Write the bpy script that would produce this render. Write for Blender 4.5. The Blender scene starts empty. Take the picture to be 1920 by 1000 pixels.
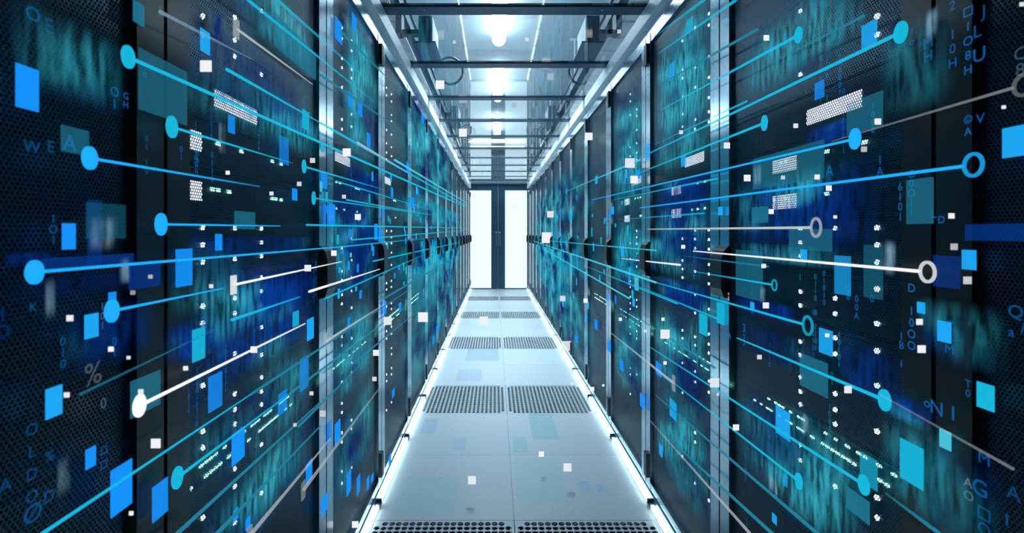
import bpy, bmesh, math, random
from mathutils import Vector, Matrix
random.seed(7)
S = bpy.context.scene
COL = S.collection
F = 892.0; VX, VY = 928.0, 437.0; H = 1.23       # focal length in pixels, vanishing point, eye height
XL, XR = -0.545, 0.722                             # front planes of the two cabinet rows
Y0, PITCH, NCAB = 0.77, 0.735, 14                  # cabinet k spans Y0+(k-1)*PITCH .. Y0+k*PITCH
YEND = Y0 + 13 * PITCH
ROOF = 2.285

# ------------------------------------------------------------------ materials
def lin(c):
    return tuple(((v/255)/12.92 if v/255 <= .04045 else ((v/255+.055)/1.055)**2.4) for v in c)
def newmat(name):
    m = bpy.data.materials.new(name); m.use_nodes = True
    nt = m.node_tree; nt.nodes.clear()
    out = nt.nodes.new('ShaderNodeOutputMaterial')
    return m, nt, out
def pbr(name, col, rough=.5, metal=0., noise=0., nscale=30, bump=0., spec=.5):
    m, nt, out = newmat(name)
    b = nt.nodes.new('ShaderNodeBsdfPrincipled')
    b.inputs['Base Color'].default_value = (*col, 1); b.inputs['Roughness'].default_value = rough
    b.inputs['Metallic'].default_value = metal; b.inputs['Specular IOR Level'].default_value = spec
    if noise or bump:
        tc = nt.nodes.new('ShaderNodeTexCoord'); n = nt.nodes.new('ShaderNodeTexNoise')
        n.inputs['Scale'].default_value = nscale; n.inputs['Detail'].default_value = 4
        nt.links.new(tc.outputs['Object'], n.inputs['Vector'])
        if noise:
            mr = nt.nodes.new('ShaderNodeMapRange'); mr.inputs['To Min'].default_value = 1-noise; mr.inputs['To Max'].default_value = 1+noise
            nt.links.new(n.outputs['Fac'], mr.inputs['Value'])
            mx = nt.nodes.new('ShaderNodeVectorMath'); mx.operation = 'SCALE'; mx.inputs[0].default_value = col
            nt.links.new(mr.outputs['Result'], mx.inputs['Scale']); nt.links.new(mx.outputs['Vector'], b.inputs['Base Color'])
        if bump:
            bp = nt.nodes.new('ShaderNodeBump'); bp.inputs['Strength'].default_value = bump
            nt.links.new(n.outputs['Fac'], bp.inputs['Height']); nt.links.new(bp.outputs['Normal'], b.inputs['Normal'])
    nt.links.new(b.outputs[0], out.inputs[0]); return m
def emit(name, col, strength=1., alpha=1., fade=None, grain=0.):
    """light-giving material; alpha mixes it with transparency; fade = (start alpha, end alpha) along the thing's own length"""
    m, nt, out = newmat(name)
    e = nt.nodes.new('ShaderNodeEmission'); e.inputs['Color'].default_value = (*col, 1); e.inputs['Strength'].default_value = strength
    if alpha >= 1 and not fade and not grain:
        nt.links.new(e.outputs[0], out.inputs[0]); return m
    t = nt.nodes.new('ShaderNodeBsdfTransparent'); mx = nt.nodes.new('ShaderNodeMixShader'); mx.inputs[0].default_value = alpha
    tc = nt.nodes.new('ShaderNodeTexCoord')
    if fade:
        sp = nt.nodes.new('ShaderNodeSeparateXYZ'); nt.links.new(tc.outputs['Generated'], sp.inputs[0])
        mr = nt.nodes.new('ShaderNodeMapRange'); mr.inputs['To Min'].default_value = fade[0]*alpha; mr.inputs['To Max'].default_value = fade[1]*alpha
        nt.links.new(sp.outputs['Y'], mr.inputs['Value']); nt.links.new(mr.outputs['Result'], mx.inputs[0])
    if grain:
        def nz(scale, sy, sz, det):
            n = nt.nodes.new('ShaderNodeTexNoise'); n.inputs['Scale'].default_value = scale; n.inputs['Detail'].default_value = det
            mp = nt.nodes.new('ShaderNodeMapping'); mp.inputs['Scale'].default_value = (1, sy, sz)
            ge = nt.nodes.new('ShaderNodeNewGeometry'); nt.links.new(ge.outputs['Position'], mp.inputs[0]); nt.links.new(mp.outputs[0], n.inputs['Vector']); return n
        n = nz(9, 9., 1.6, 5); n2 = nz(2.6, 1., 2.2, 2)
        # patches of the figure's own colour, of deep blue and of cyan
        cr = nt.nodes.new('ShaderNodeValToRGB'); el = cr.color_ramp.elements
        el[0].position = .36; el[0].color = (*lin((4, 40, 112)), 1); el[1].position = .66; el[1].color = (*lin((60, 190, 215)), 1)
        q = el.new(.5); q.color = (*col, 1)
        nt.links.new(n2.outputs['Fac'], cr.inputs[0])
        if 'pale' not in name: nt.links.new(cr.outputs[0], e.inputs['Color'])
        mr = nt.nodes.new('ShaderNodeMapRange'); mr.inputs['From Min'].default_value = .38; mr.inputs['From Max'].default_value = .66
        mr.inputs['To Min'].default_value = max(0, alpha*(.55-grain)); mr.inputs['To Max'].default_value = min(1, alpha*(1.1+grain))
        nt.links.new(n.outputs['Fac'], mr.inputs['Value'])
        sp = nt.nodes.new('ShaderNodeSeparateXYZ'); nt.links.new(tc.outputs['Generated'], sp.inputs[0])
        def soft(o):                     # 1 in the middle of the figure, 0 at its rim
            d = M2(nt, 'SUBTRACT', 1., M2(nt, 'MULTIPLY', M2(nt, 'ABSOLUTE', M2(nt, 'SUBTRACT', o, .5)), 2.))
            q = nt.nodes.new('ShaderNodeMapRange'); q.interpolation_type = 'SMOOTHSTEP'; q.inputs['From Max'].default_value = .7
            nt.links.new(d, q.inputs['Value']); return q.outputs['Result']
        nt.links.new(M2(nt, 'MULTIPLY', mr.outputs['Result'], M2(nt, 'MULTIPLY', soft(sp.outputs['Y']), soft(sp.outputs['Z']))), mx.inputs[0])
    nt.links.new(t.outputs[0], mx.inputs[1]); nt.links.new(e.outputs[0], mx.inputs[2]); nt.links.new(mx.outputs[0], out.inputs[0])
    return m
def M2(nt, op, a, b=None):
    n = nt.nodes.new('ShaderNodeMath'); n.operation = op
    for i, v in enumerate((a, b)):
        if v is None: continue
        if isinstance(v, (int, float)): n.inputs[i].default_value = v
        else: nt.links.new(v, n.inputs[i])
    return n.outputs[0]
def perforated(name, axes, p, r, col, rough, metal, stagger=True, grid=None):
    """sheet with round holes; axes picks the two object axes of the sheet"""
    m, nt, out = newmat(name)
    b = nt.nodes.new('ShaderNodeBsdfPrincipled'); b.inputs['Base Color'].default_value = (*col, 1)
    b.inputs['Roughness'].default_value = rough; b.inputs['Metallic'].default_value = metal
    t = nt.nodes.new('ShaderNodeBsdfTransparent'); mx = nt.nodes.new('ShaderNodeMixShader')
    tc = nt.nodes.new('ShaderNodeTexCoord'); sp = nt.nodes.new('ShaderNodeSeparateXYZ'); nt.links.new(tc.outputs['Object'], sp.inputs[0])
    u = M2(nt, 'DIVIDE', sp.outputs[axes[0]], p); v = M2(nt, 'DIVIDE', sp.outputs[axes[1]], p*(.866 if stagger else 1))
    row = M2(nt, 'FLOOR', v)
    uu = M2(nt, 'ADD', u, M2(nt, 'MULTIPLY', M2(nt, 'FLOORED_MODULO', row, 2.), .5)) if stagger else u
    fu = M2(nt, 'SUBTRACT', M2(nt, 'FRACT', uu), .5); fv = M2(nt, 'MULTIPLY', M2(nt, 'SUBTRACT', M2(nt, 'FRACT', v), .5), .866 if stagger else 1.)
    d = M2(nt, 'SQRT', M2(nt, 'ADD', M2(nt, 'MULTIPLY', fu, fu), M2(nt, 'MULTIPLY', fv, fv)))
    hole = M2(nt, 'LESS_THAN', d, r)
    if grid:                                   # n x n holes about the origin, with the four corner holes missing
        n = grid/2
        au = M2(nt, 'ABSOLUTE', M2(nt, 'ADD', M2(nt, 'FLOOR', u), .5)); av = M2(nt, 'ABSOLUTE', M2(nt, 'ADD', row, .5))
        ok = M2(nt, 'MULTIPLY', M2(nt, 'LESS_THAN', au, n), M2(nt, 'LESS_THAN', av, n))
        ok = M2(nt, 'MULTIPLY', ok, M2(nt, 'LESS_THAN', M2(nt, 'ADD', au, av), 2*n-1.5))
        hole = M2(nt, 'MULTIPLY', hole, ok)
    nt.links.new(hole, mx.inputs[0]); nt.links.new(b.outputs[0], mx.inputs[1]); nt.links.new(t.outputs[0], mx.inputs[2])
    nt.links.new(mx.outputs[0], out.inputs[0]); return m
def glass_sheet(name, ior, tint, rough=.02, haze=0.):
    m, nt, out = newmat(name)
    # reflectance of one glass surface from either side (Schlick)
    ge = nt.nodes.new('ShaderNodeNewGeometry'); dp = nt.nodes.new('ShaderNodeVectorMath'); dp.operation = 'DOT_PRODUCT'
    nt.links.new(ge.outputs['Incoming'], dp.inputs[0]); nt.links.new(ge.outputs['Normal'], dp.inputs[1])
    r0 = ((ior-1)/(ior+1))**2
    fr = M2(nt, 'ADD', M2(nt, 'MULTIPLY', M2(nt, 'POWER', M2(nt, 'SUBTRACT', 1., M2(nt, 'ABSOLUTE', dp.outputs['Value'])), 5.), 1-r0), r0)
    t = nt.nodes.new('ShaderNodeBsdfTransparent'); t.inputs['Color'].default_value = (*tint, 1)
    g = nt.nodes.new('ShaderNodeBsdfGlossy'); g.inputs['Roughness'].default_value = rough
    mx = nt.nodes.new('ShaderNodeMixShader'); nt.links.new(fr, mx.inputs[0]); nt.links.new(g.outputs[0], mx.inputs[2])
    if haze:
        d = nt.nodes.new('ShaderNodeBsdfDiffuse'); d.inputs['Color'].default_value = (.7, .8, .85, 1)
        m2 = nt.nodes.new('ShaderNodeMixShader'); m2.inputs[0].default_value = haze
        nt.links.new(t.outputs[0], m2.inputs[1]); nt.links.new(d.outputs[0], m2.inputs[2]); nt.links.new(m2.outputs[0], mx.inputs[1])
    else: nt.links.new(t.outputs[0], mx.inputs[1])
    nt.links.new(mx.outputs[0], out.inputs[0]); return m
def floor_mat():
    m, nt, out = newmat('raised_floor_panels')
    b = nt.nodes.new('ShaderNodeBsdfPrincipled'); b.inputs['Roughness'].default_value = .42
    tc = nt.nodes.new('ShaderNodeTexCoord'); sp = nt.nodes.new('ShaderNodeSeparateXYZ'); nt.links.new(tc.outputs['Object'], sp.inputs[0])
    def seam(o, off):
        fr = M2(nt, 'FRACT', M2(nt, 'DIVIDE', M2(nt, 'SUBTRACT', o, off), .6))
        return M2(nt, 'LESS_THAN', M2(nt, 'ABSOLUTE', M2(nt, 'SUBTRACT', fr, .5)), .4975)
    ok = M2(nt, 'MULTIPLY', seam(sp.outputs['X'], .082), seam(sp.outputs['Y'], 2.035))
    wn = nt.nodes.new('ShaderNodeTexWhiteNoise'); wn.noise_dimensions = '2D'
    cb = nt.nodes.new('ShaderNodeCombineXYZ')
    nt.links.new(M2(nt, 'FLOOR', M2(nt, 'DIVIDE', M2(nt, 'SUBTRACT', sp.outputs['X'], .082), .6)), cb.inputs[0])
    nt.links.new(M2(nt, 'FLOOR', M2(nt, 'DIVIDE', M2(nt, 'SUBTRACT', sp.outputs['Y'], 2.035), .6)), cb.inputs[1])
    nt.links.new(cb.outputs[0], wn.inputs['Vector'])
    n = nt.nodes.new('ShaderNodeTexNoise'); n.inputs['Scale'].default_value = 180; n.inputs['Detail'].default_value = 3
    nt.links.new(tc.outputs['Object'], n.inputs['Vector'])
    k = M2(nt, 'ADD', M2(nt, 'MULTIPLY', wn.outputs['Value'], .06), M2(nt, 'MULTIPLY', n.outputs['Fac'], .16))
    k = M2(nt, 'ADD', k, .86)
    k = M2(nt, 'MULTIPLY', k, M2(nt, 'ADD', M2(nt, 'MULTIPLY', ok, .55), .45))
    sc = nt.nodes.new('ShaderNodeVectorMath'); sc.operation = 'SCALE'; sc.inputs[0].default_value = FLOORCOL
    nt.links.new(k, sc.inputs['Scale']); nt.links.new(sc.outputs['Vector'], b.inputs['Base Color'])
    nt.links.new(b.outputs[0], out.inputs[0]); return m
FLOORCOL = (.42, .44, .46)
MT = dict(
    floor=floor_mat(),
    tile=perforated('perforated_steel_tile', ('X', 'Y'), .0289, .43, FLOORCOL, .42, 0, False, 20),
    tile_edge=pbr('tile_edge', (.2, .22, .24), .5),
    void=pbr('underfloor_void', (.01, .03, .06), .9),
    mesh=perforated('black_door_mesh', ('Y', 'Z'), .0062, .385, (.032, .085, .13), .36, .6),
    body=pbr('cabinet_black', (.012, .018, .026), .5, 0, .2, 12),
    silver=pbr('brushed_aluminium', (.52, .66, .75), .2, .95, .12, 60),
    rail=pbr('white_rail', (.84, .88, .9), .35, .0),
    black=pbr('black_plastic', (.008, .011, .016), .4),
    beam=pbr('blue_grey_beam', (.035, .07, .13), .4, .3, .1, 20),
    server=pbr('server_face', (.012, .022, .035), .45, .3, .25, 40),
    servervent=perforated('server_vent', ('Y', 'Z'), .009, .3, (.02, .04, .06), .4, .5),
    glass=glass_sheet('roof_glass', 1.85, (.93, .97, 1.), .015),
    ceil=pbr('ceiling_paint', (.47, .53, .56), .7, 0, .06, 3),
    wall=pbr('wall_paint', (.45, .52, .57), .7, 0, .05, 3),
    duct=pbr('busbar_blue_grey', (.06, .10, .14), .4, .5),
    box=pbr('tap_off_box_grey', (.11, .15, .18), .45, .3),
    white=pbr('white_bracket', (.75, .78, .8), .5),
    cable=pbr('dark_cable', (.02, .03, .045), .5),
    ltube=emit('ceiling_tube', (.76, .93, 1.), 20.),
    lstrip=emit('floor_led', (.60, .90, 1.), 10.),
    pane=emit('backlit_pane', (.62, .90, 1.), 1.45),
    dark_frame=pbr('door_frame_blue', (.03, .08, .13), .35, .4, .1, 8),
    led=emit('led_white', (.72, .86, 1.), 9.),
    ledgreen=emit('led_green', (.35, 1., .72), 7.),
    display=emit('display_white', (.80, .86, 1.), 2.6),
)
GC = dict(  # sRGB colours of the light figures
    azure=(22, 146, 250), sky=(30, 168, 245), cyan=(24, 174, 212), aqua=(70, 190, 215), deep=(8, 62, 150), teal=(34, 118, 146),
    white=(240, 242, 246), grey=(175, 185, 190), pale=(120, 160, 185))
_gm = {}
def glow(colour, alpha=1., fade=None, strength=1., grain=0.):
    key = (colour, round(alpha, 2), fade, strength, grain)
    if key not in _gm:
        _gm[key] = emit('glow_%s' % colour, lin(GC[colour]), strength, alpha, fade, grain)
    return _gm[key]

# ------------------------------------------------------------------ mesh builder
class MB:
    def __init__(s): s.v = []; s.f = []
    def box(s, x0, x1, y0, y1, z0, z1):
        n = len(s.v)
        s.v += [(x, y, z) for z in (z0, z1) for y in (y0, y1) for x in (x0, x1)]
        s.f += [tuple(n+i for i in q) for q in ((0, 2, 3, 1), (4, 5, 7, 6), (0, 1, 5, 4), (2, 6, 7, 3), (0, 4, 6, 2), (1, 3, 7, 5))]
        return s
    def tube(s, pts, r, seg=8, cap=True):
        pts = [Vector(p) for p in pts]; n0 = len(s.v)
        for i, p in enumerate(pts):
            d = (pts[min(i+1, len(pts)-1)] - pts[max(i-1, 0)]).normalized()
            up = Vector((0, 0, 1)) if abs(d.z) < .9 else Vector((1, 0, 0))
            a = d.cross(up).normalized(); b = a.cross(d)
            rr = r[i] if isinstance(r, (list, tuple)) else r
            for k in range(seg):
                t = 2*math.pi*k/seg; s.v.append(tuple(p + a*math.cos(t)*rr + b*math.sin(t)*rr))
        for i in range(len(pts)-1):
            for k in range(seg):
                k2 = (k+1) % seg; q = n0+i*seg
                s.f.append((q+k, q+k2, q+seg+k2, q+seg+k))
        if cap:
            s.f.append(tuple(n0+k for k in range(seg))[::-1]); s.f.append(tuple(n0+(len(pts)-1)*seg+k for k in range(seg)))
        return s
    def disc(s, c, ry, rz, t=.002, seg=24, inner=0.):
        """flat disc or ring lying in a cabinet-front plane, t thick along x"""
        cx, cy, cz = c; n = len(s.v)
        rings = [(1., -t/2), (1., t/2)] + ([(inner, t/2), (inner, -t/2)] if inner else [])
        for k in range(seg):
            a = 2*math.pi*k/seg
            for (q, dx) in rings: s.v.append((cx+dx, cy+math.cos(a)*ry*q, cz+math.sin(a)*rz*q))
        m = len(rings)
        for k in range(seg):
            k2 = (k+1) % seg
            for j in range(m if inner else 1):
                j2 = (j+1) % m
                s.f.append((n+k*m+j, n+k2*m+j, n+k2*m+j2, n+k*m+j2))
        if not inner:
            s.f.append(tuple(n+k*m for k in range(seg))); s.f.append(tuple(n+k*m+1 for k in range(seg))[::-1])
        return s
    def extend(s, vs, fs):
        n = len(s.v); s.v += [tuple(v) for v in vs]; s.f += [tuple(n+i for i in q) for q in fs]
    def mesh(s, name, mat, smooth=False):
        me = bpy.data.meshes.new(name); me.from_pydata(s.v, [], s.f); me.validate()
        bm = bmesh.new(); bm.from_mesh(me); bmesh.ops.recalc_face_normals(bm, faces=bm.faces); bm.to_mesh(me); bm.free()
        for m in (mat if isinstance(mat, (list, tuple)) else (mat,)): me.materials.append(m)
        if smooth: me.shade_smooth()
        return me
    def build(s, name, mat, parent=None, bevel=0., loc=None, smooth=False):
        o = link(name, s.mesh(name, mat, smooth), parent)
        if loc: o.location = loc
        if bevel:
            b = o.modifiers.new('edge', 'BEVEL'); b.width = bevel; b.segments = 2; b.limit_method = 'ANGLE'
        return o
def link(name, data, parent=None):
    o = bpy.data.objects.new(name, data); COL.objects.link(o)
    if parent: o.parent = parent
    return o
def tag(o, label, cat, group=None):
    o['label'] = label; o['category'] = cat
    if group: o['group'] = group
    return o
def struct(o, label=None):
    o['kind'] = 'structure'
    if label: o['label'] = label
    return o
ORD = ['first', 'second', 'third', 'fourth', 'fifth', 'sixth', 'seventh', 'eighth', 'ninth', 'tenth', 'eleventh', 'twelfth', 'thirteenth', 'fourteenth', 'fifteenth', 'sixteenth', 'seventeenth', 'eighteenth', 'nineteenth', 'twentieth']
def ordw(i): return ORD[i] if i < 20 else 'farther'

# pixel of the photograph -> point on the plane x = X / at depth Y
def on_plane(px, py, X):
    y = F*abs(X)/max(1e-3, abs(px-VX)); return (X, y, H + (VY-py)/F*y)
def at_depth(px, py, y): return ((px-VX)/F*y, y, H + (VY-py)/F*y)

# ------------------------------------------------------------------ room
RX0, RX1, RY0, RY1, RZ = -3.2, 3.4, -2.4, 12.2, 3.25
PT = [2.035-.6+1.8*i for i in range(5)]             # near edges of the perforated rows
fl = MB()
def fq(x0, x1, y0, y1): fl.box(x0, x1, y0, y1, -.035, 0)
xs = [RX0, -.518, .682, RX1]
fq(RX0, -.518, RY0, RY1); fq(.682, RX1, RY0, RY1)
yy = RY0
for p in PT: fq(-.518, .682, yy, p); yy = p+.6
fq(-.518, .682, yy, RY1)
o = struct(fl.build('floor', MT['floor']), 'pale grey raised floor panels of the aisle')
for i, p in enumerate(PT):
    for j, x in enumerate((-.518, .082)):
        e = bpy.data.objects.new('perforated_floor_tile', None); COL.objects.link(e); e.location = (x+.3, p+.3, 0)
        MB().box(-.2985, .2985, -.2985, .2985, -.004, 0).build('perforated_plate', MT['tile'], e)
        rim = MB()
        rim.box(-.2985, .2985, -.2985, -.28, -.035, -.0042).box(-.2985, .2985, .28, .2985, -.035, -.0042).box(-.2985, -.28, -.28, .28, -.035, -.0042).box(.28, .2985, -.28, .28, -.035, -.0042)
        rim.build('tile_rim', MT['tile_edge'], e)
        tag(e, 'perforated floor tile, %s row from the camera, %s of the seam' % (ordw(i), ('left', 'right')[j]), 'floor tile', 'perforated floor tiles')
struct(MB().box(-.9, 1.1, RY0, RY1, -.5, -.49).build('floor_plenum', MT['void']), 'dark concrete slab below the raised floor')
cl = MB(); cl.box(RX0, RX1, RY0, RY1, RZ, RZ+.05)
struct(cl.build('ceiling', MT['ceil']), 'light grey ceiling above the glass roof')
struct(MB().box(RX0-.05, RX0, RY0, RY1, -.5, RZ).build('wall_left', MT['wall']))
struct(MB().box(RX1, RX1+.05, RY0, RY1, -.5, RZ).build('wall_right', MT['wall']))
struct(MB().box(RX0, RX1, RY1, RY1+.05, -.5, RZ).build('wall_front', MT['wall']))
struct(MB().box(RX0, RX1, RY0-.05, RY0, -.5, RZ).build('wall_back', MT['body']))
# ceiling grid battens
for i in range(5):
    x = (-1.9, -.9, .08, 1.06, 2.06)[i]
    if i != 2: struct(MB().box(x-.012, x+.012, RY0, RY1, RZ-.02, RZ).build('trim_%d' % (i+1), MT['rail']))

# ------------------------------------------------------------------ end doors of the aisle
YD = YEND + .03
def end_door(n, x0, x1, g0, g1, hx):
    f = MB()
    f.box(x0, g0, YD, YD+.05, .0, 2.30).box(g1, x1, YD, YD+.05, .0, 2.30)
    f.box(g0, g1, YD, YD+.05, .0, .03).box(g0, g1, YD, YD+.05, 2.155, 2.30)
    d = f.build('door_%d' % n, MT['dark_frame'], bevel=.004)
    struct(d, 'dark framed sliding door leaf with backlit frosted glass')
    MB().box(g0, g1, YD+.018, YD+.03, .03, 2.155).build('glass_pane', MT['pane'], d)
    MB().box(hx-.012, hx+.012, YD-.035, YD-.015, .95, 1.25).box(hx-.01, hx+.01, YD-.016, YD, .96, .98).box(hx-.01, hx+.01, YD-.016, YD, 1.22, 1.24).build('handle', MT['silver'], d, bevel=.003)
end_door(1, -.60, .066, -.557, -.082, .03)
end_door(2, .070, .76, .221, .698, .11)
struct(MB().box(-.62, .80, YD-.02, YD+.08, 2.302, 2.36).build('trim_8', MT['rail']), 'white header rail above the aisle doors')
struct(MB().box(-.62, .80, YD-.03, YD+.01, .0, .012).build('trim_9', MT['silver']), 'metal threshold under the aisle doors')

# ------------------------------------------------------------------ cabinets
def part_meshes(side):
    """cabinet at origin: y 0..PITCH, front plane x=0 facing +x (side=-1 row) or -x"""
    s = 1 if side < 0 else -1
    def bx(mb, x0, x1, y0, y1, z0, z1):
        a, b = sorted((s*x0, s*x1)); mb.box(a, b, y0, y1, z0, z1)
    g = .004; P = PITCH; out = {}
    b = MB()
    bx(b, -1.02, -.006, g, g+.018, .05, 2.15); bx(b, -1.02, -.006, P-g-.018, P-g, .05, 2.15)
    bx(b, -1.02, -1.0, g+.018, P-g-.018, .05, 2.15); bx(b, -1.0, -.006, g+.018, P-g-.018, 2.13, 2.15); bx(b, -1.0, -.006, g+.018, P-g-.018, .05, .07)
    bx(b, -.10, -.035, g+.018, g+.05, .07, 2.13); bx(b, -.10, -.035, P-g-.05, P-g-.018, .07, 2.13)
    out['cabinet_body'] = b.mesh('cabinet_body', MT['body'])
    f = MB()
    bx(f, -.006, .012, g, g+.058, .055, 2.145); bx(f, -.006, .012, P-g-.058, P-g, .055, 2.145)
    bx(f, -.006, .010, g+.058, P-g-.058, 2.105, 2.145); bx(f, -.006, .010, g+.058, P-g-.058, .055, .085)
    out['door_frame'] = f.mesh('door_frame', MT['silver'])
    m = MB(); bx(m, -.001, 0, g+.056, P-g-.056, .083, 2.107)
    out['mesh_door'] = m.mesh('mesh_door', MT['mesh'])
    p = MB(); bx(p, -.9, -.01, g, P-g, 0, .05)
    out['plinth'] = p.mesh('plinth', MT['black'])
    c = MB(); bx(c, -.02, .006, g, P-g, 2.152, 2.188)
    out['top_rail'] = c.mesh('top_rail', MT['silver'])
    h = MB()
    prof = [(0, 1.03), (.022, 1.035), (.03, 1.06), (.03, 1.15), (.022, 1.175), (.008, 1.19), (0, 1.19)]
    n = len(prof); vs = [(s*(x+.012), y, z) for y in (P-.075, P-.002) for x, z in prof]
    fs = [tuple(range(n)), tuple(range(n, 2*n))[::-1]] + [(i, (i+1) % n, n+(i+1) % n, n+i) for i in range(n)]
    h.extend(vs, fs); out['door_handle'] = h.mesh('door_handle', MT['black'])
    k = MB(); bx(k, .012, .024, P-.045, P-.010, 2.01, 2.105); out['hinge_top'] = k.mesh('hinge', MT['black'])
    k = MB(); bx(k, .012, .024, P-.045, P-.010, .10, .21); out['hinge_low'] = k.mesh('hinge', MT['black'])
    return out
DEV = [  # z0, z1, kind, light rows
    (.09, .235, 'storage', ()), (.24, .375, 'server', (.29, .335)), (.38, .51, 'server', (.445, .48)), (.515, .63, 'server', (.556, .59)),
    (.635, .73, 'server', (.67, .709)), (.735, .79, 'switch', ()), (.795, .905, 'server', (.808, .84, .875)), (.91, 1.02, 'server', (.93, .963, .998)),
    (1.025, 1.145, 'server', (1.052, 1.086, 1.12)), (1.15, 1.26, 'server', (1.172, 1.206, 1.24)), (1.265, 1.355, 'array', (1.311,)), (1.36, 1.455, 'array', (1.407,)),
    (1.46, 1.57, 'bigarray', (1.507,)), (1.575, 1.69, 'server', (1.62, 1.656)), (1.695, 1.80, 'server', (1.706, 1.776)), (1.805, 1.925, 'server', (1.85, 1.885)), (1.93, 2.07, 'server', (1.96, 2.0))]
HEIGHTW = lambda z: ('at floor level' if z < .22 else 'at ankle height' if z < .4 else 'at shin height' if z < .58 else 'at knee height' if z < .74 else 'at thigh height' if z < .92 else 'at hip height' if z < 1.08
    else 'at waist height' if z < 1.22 else 'at elbow height' if z < 1.36 else 'at chest height' if z < 1.5 else 'at shoulder height' if z < 1.64 else 'at head height' if z < 1.82 else 'above head height' if z < 2.0 else 'near the top')
for side, X in ((-1, XL), (1, XR)):
    row = 'left' if side < 0 else 'right'
    s = 1 if side < 0 else -1
    pm = part_meshes(side)
    light_me = MB().disc((s*.001, 0, 0), .0052, .0052, .003, 12).mesh('status_light', MT['led'])
    for k in range(NCAB):
        y = Y0 + (k-1)*PITCH
        e = bpy.data.objects.new('server_cabinet', None); COL.objects.link(e); e.location = (X, y, 0)
        for nm in ('cabinet_body', 'plinth', 'top_rail'): link(nm, pm[nm], e)
        if k == 0 and 'dark_frame' not in pm:          # silver frame of each row's first cabinet, painted black for shade
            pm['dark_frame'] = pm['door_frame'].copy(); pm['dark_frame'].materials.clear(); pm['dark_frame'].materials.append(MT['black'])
        if k == 1 and 'half_shaded_frame' not in pm:          # near stile of the second cabinet gets the same painted shade
            h = pm['half_shaded_frame'] = pm['door_frame'].copy(); h.materials.append(MT['black'])
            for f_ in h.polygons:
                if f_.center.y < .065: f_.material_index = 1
        dr = link('cabinet_door', pm['dark_frame' if k == 0 else 'half_shaded_frame' if k == 1 else 'door_frame'], e)
        for nm in ('mesh_door', 'hinge_top', 'hinge_low', 'door_handle'):
            if nm == 'door_handle' and k == 0: continue
            link({'mesh_door': 'mesh_panel', 'door_handle': 'door_handle'}.get(nm, 'hinge'), pm[nm], dr)
        tag(e, 'black perforated-door server cabinet with silver frame shown %s, %s cabinet of the %s row' % ('black' if k == 0 else 'silver', ordw(k), row), 'server cabinet', '%s row of server cabinets' % row)  # black: the first cabinet's silver frame, painted for shade
        if k > 4: continue
        # devices in the cabinet
        for di, (z0, z1, kind, rows) in enumerate(DEV):
            ya, yb = .058, PITCH-.058
            nm = {'storage': 'storage_array', 'server': 'rack_server', 'switch': 'network_switch', 'array': 'disk_array', 'bigarray': 'disk_array'}[kind]
            d = bpy.data.objects.new(nm, None); COL.objects.link(d); d.location = (X - s*.03, y, z0)
            def bx(mb, x0, x1, y0, y1, a, b):
                p, q = sorted((s*x0, s*x1)); return mb.box(p, q, y0, y1, a, b)
            hh = z1-z0-.004
            ck = bpy.data.objects.new('chassis', None)
            c = MB(); bx(c, -.62, -.004, ya, yb, 0, hh)
            bx(c, -.004, .003, ya, ya+.018, .002, hh-.002); bx(c, -.004, .003, yb-.018, yb, .002, hh-.002)
            link('chassis', c.mesh('chassis', MT['server']), d)
            q = MB(); nb = 8 if kind in ('array', 'bigarray', 'storage') else 3
            w = (yb-ya-.04)/nb
            for b_ in range(nb): bx(q, -.004, .0, ya+.02+b_*w+.002, ya+.02+(b_+1)*w-.002, .008, hh-.008)
            link('drive_bays', q.mesh('drive_bays', MT['servervent'] if kind == 'server' else MT['body']), d)
            if kind == 'switch':
                if k in (0,) : pass
                for zz in (.04, .012):
                    p = MB(); yq = .12
                    while yq < .60:
                        if random.random() < .72: bx(p, .0, .003, yq, yq+.010, zz-.003, zz+.003)
                        yq += .016 if random.random() < .8 else .035
                    link('port_lights', p.mesh('port_lights', MT['ledgreen']), d)
            if k < 4:
                cols = (.165, .28, .40) if kind == 'server' else ()
                for ci, cy in enumerate(cols):
                    for r in rows:
                        pr = .72 if 1.0 < r < 1.3 or r > 1.6 or .6 < r < 1. else .5
                        if side < 0 and k == 0: pr *= .1
                        if random.random() < pr:
                            lo = link('status_light', light_me, d); lo.location = (0, cy, r-z0)
                if kind in ('array', 'bigarray'):
                    zc = rows[0]-z0
                    if kind == 'bigarray': spans = [(.205, .375)]
                    else: spans = [(.113, .160)] if side < 0 else [(.416, .515), (.680, .697)]
                    if k == 0 and side < 0: spans = []
                    for a, b_ in spans:
                        p = MB(); b2 = min(b_, PITCH-.055)
                        if a > b2: continue
                        bx(p, .0, .0022, a, b2, zc-.018, zc+.018); link('lit_display', p.mesh('lit_display', MT['display']), d)
                    gl = MB(); n = 0
                    for yq in (.19, .21, .25, .30, .45, .47, .50):
                        if random.random() < .6: bx(gl, .0, .003, yq, yq+.012, zc+.004, zc+.011); n += 1
                    if n and kind == 'array': link('activity_lights', gl.mesh('activity_lights', MT['ledgreen']), d)
            kw = {'storage': 'black storage unit', 'server': 'black rack server', 'switch': 'slim switch with green port lights', 'array': 'disk array with small white display', 'bigarray': 'disk array with long white display'}[kind]
            tag(d, '%s, %s from bottom in %s %s cabinet' % (kw, ordw(di), ordw(k), row), 'server', 'servers behind the mesh door of one cabinet')
    # white rail along the top of the row
    r = MB(); a, b = sorted((X - s*.012, X + s*.030)); r.box(a, b, Y0-PITCH, YEND, 2.196, 2.272)
    o = r.build('roof_rail', MT['rail'], bevel=.003)
    # black skirting
    tag(o, 'white rail along the top of the %s cabinet row carrying the glass roof' % row, 'rail')
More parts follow.
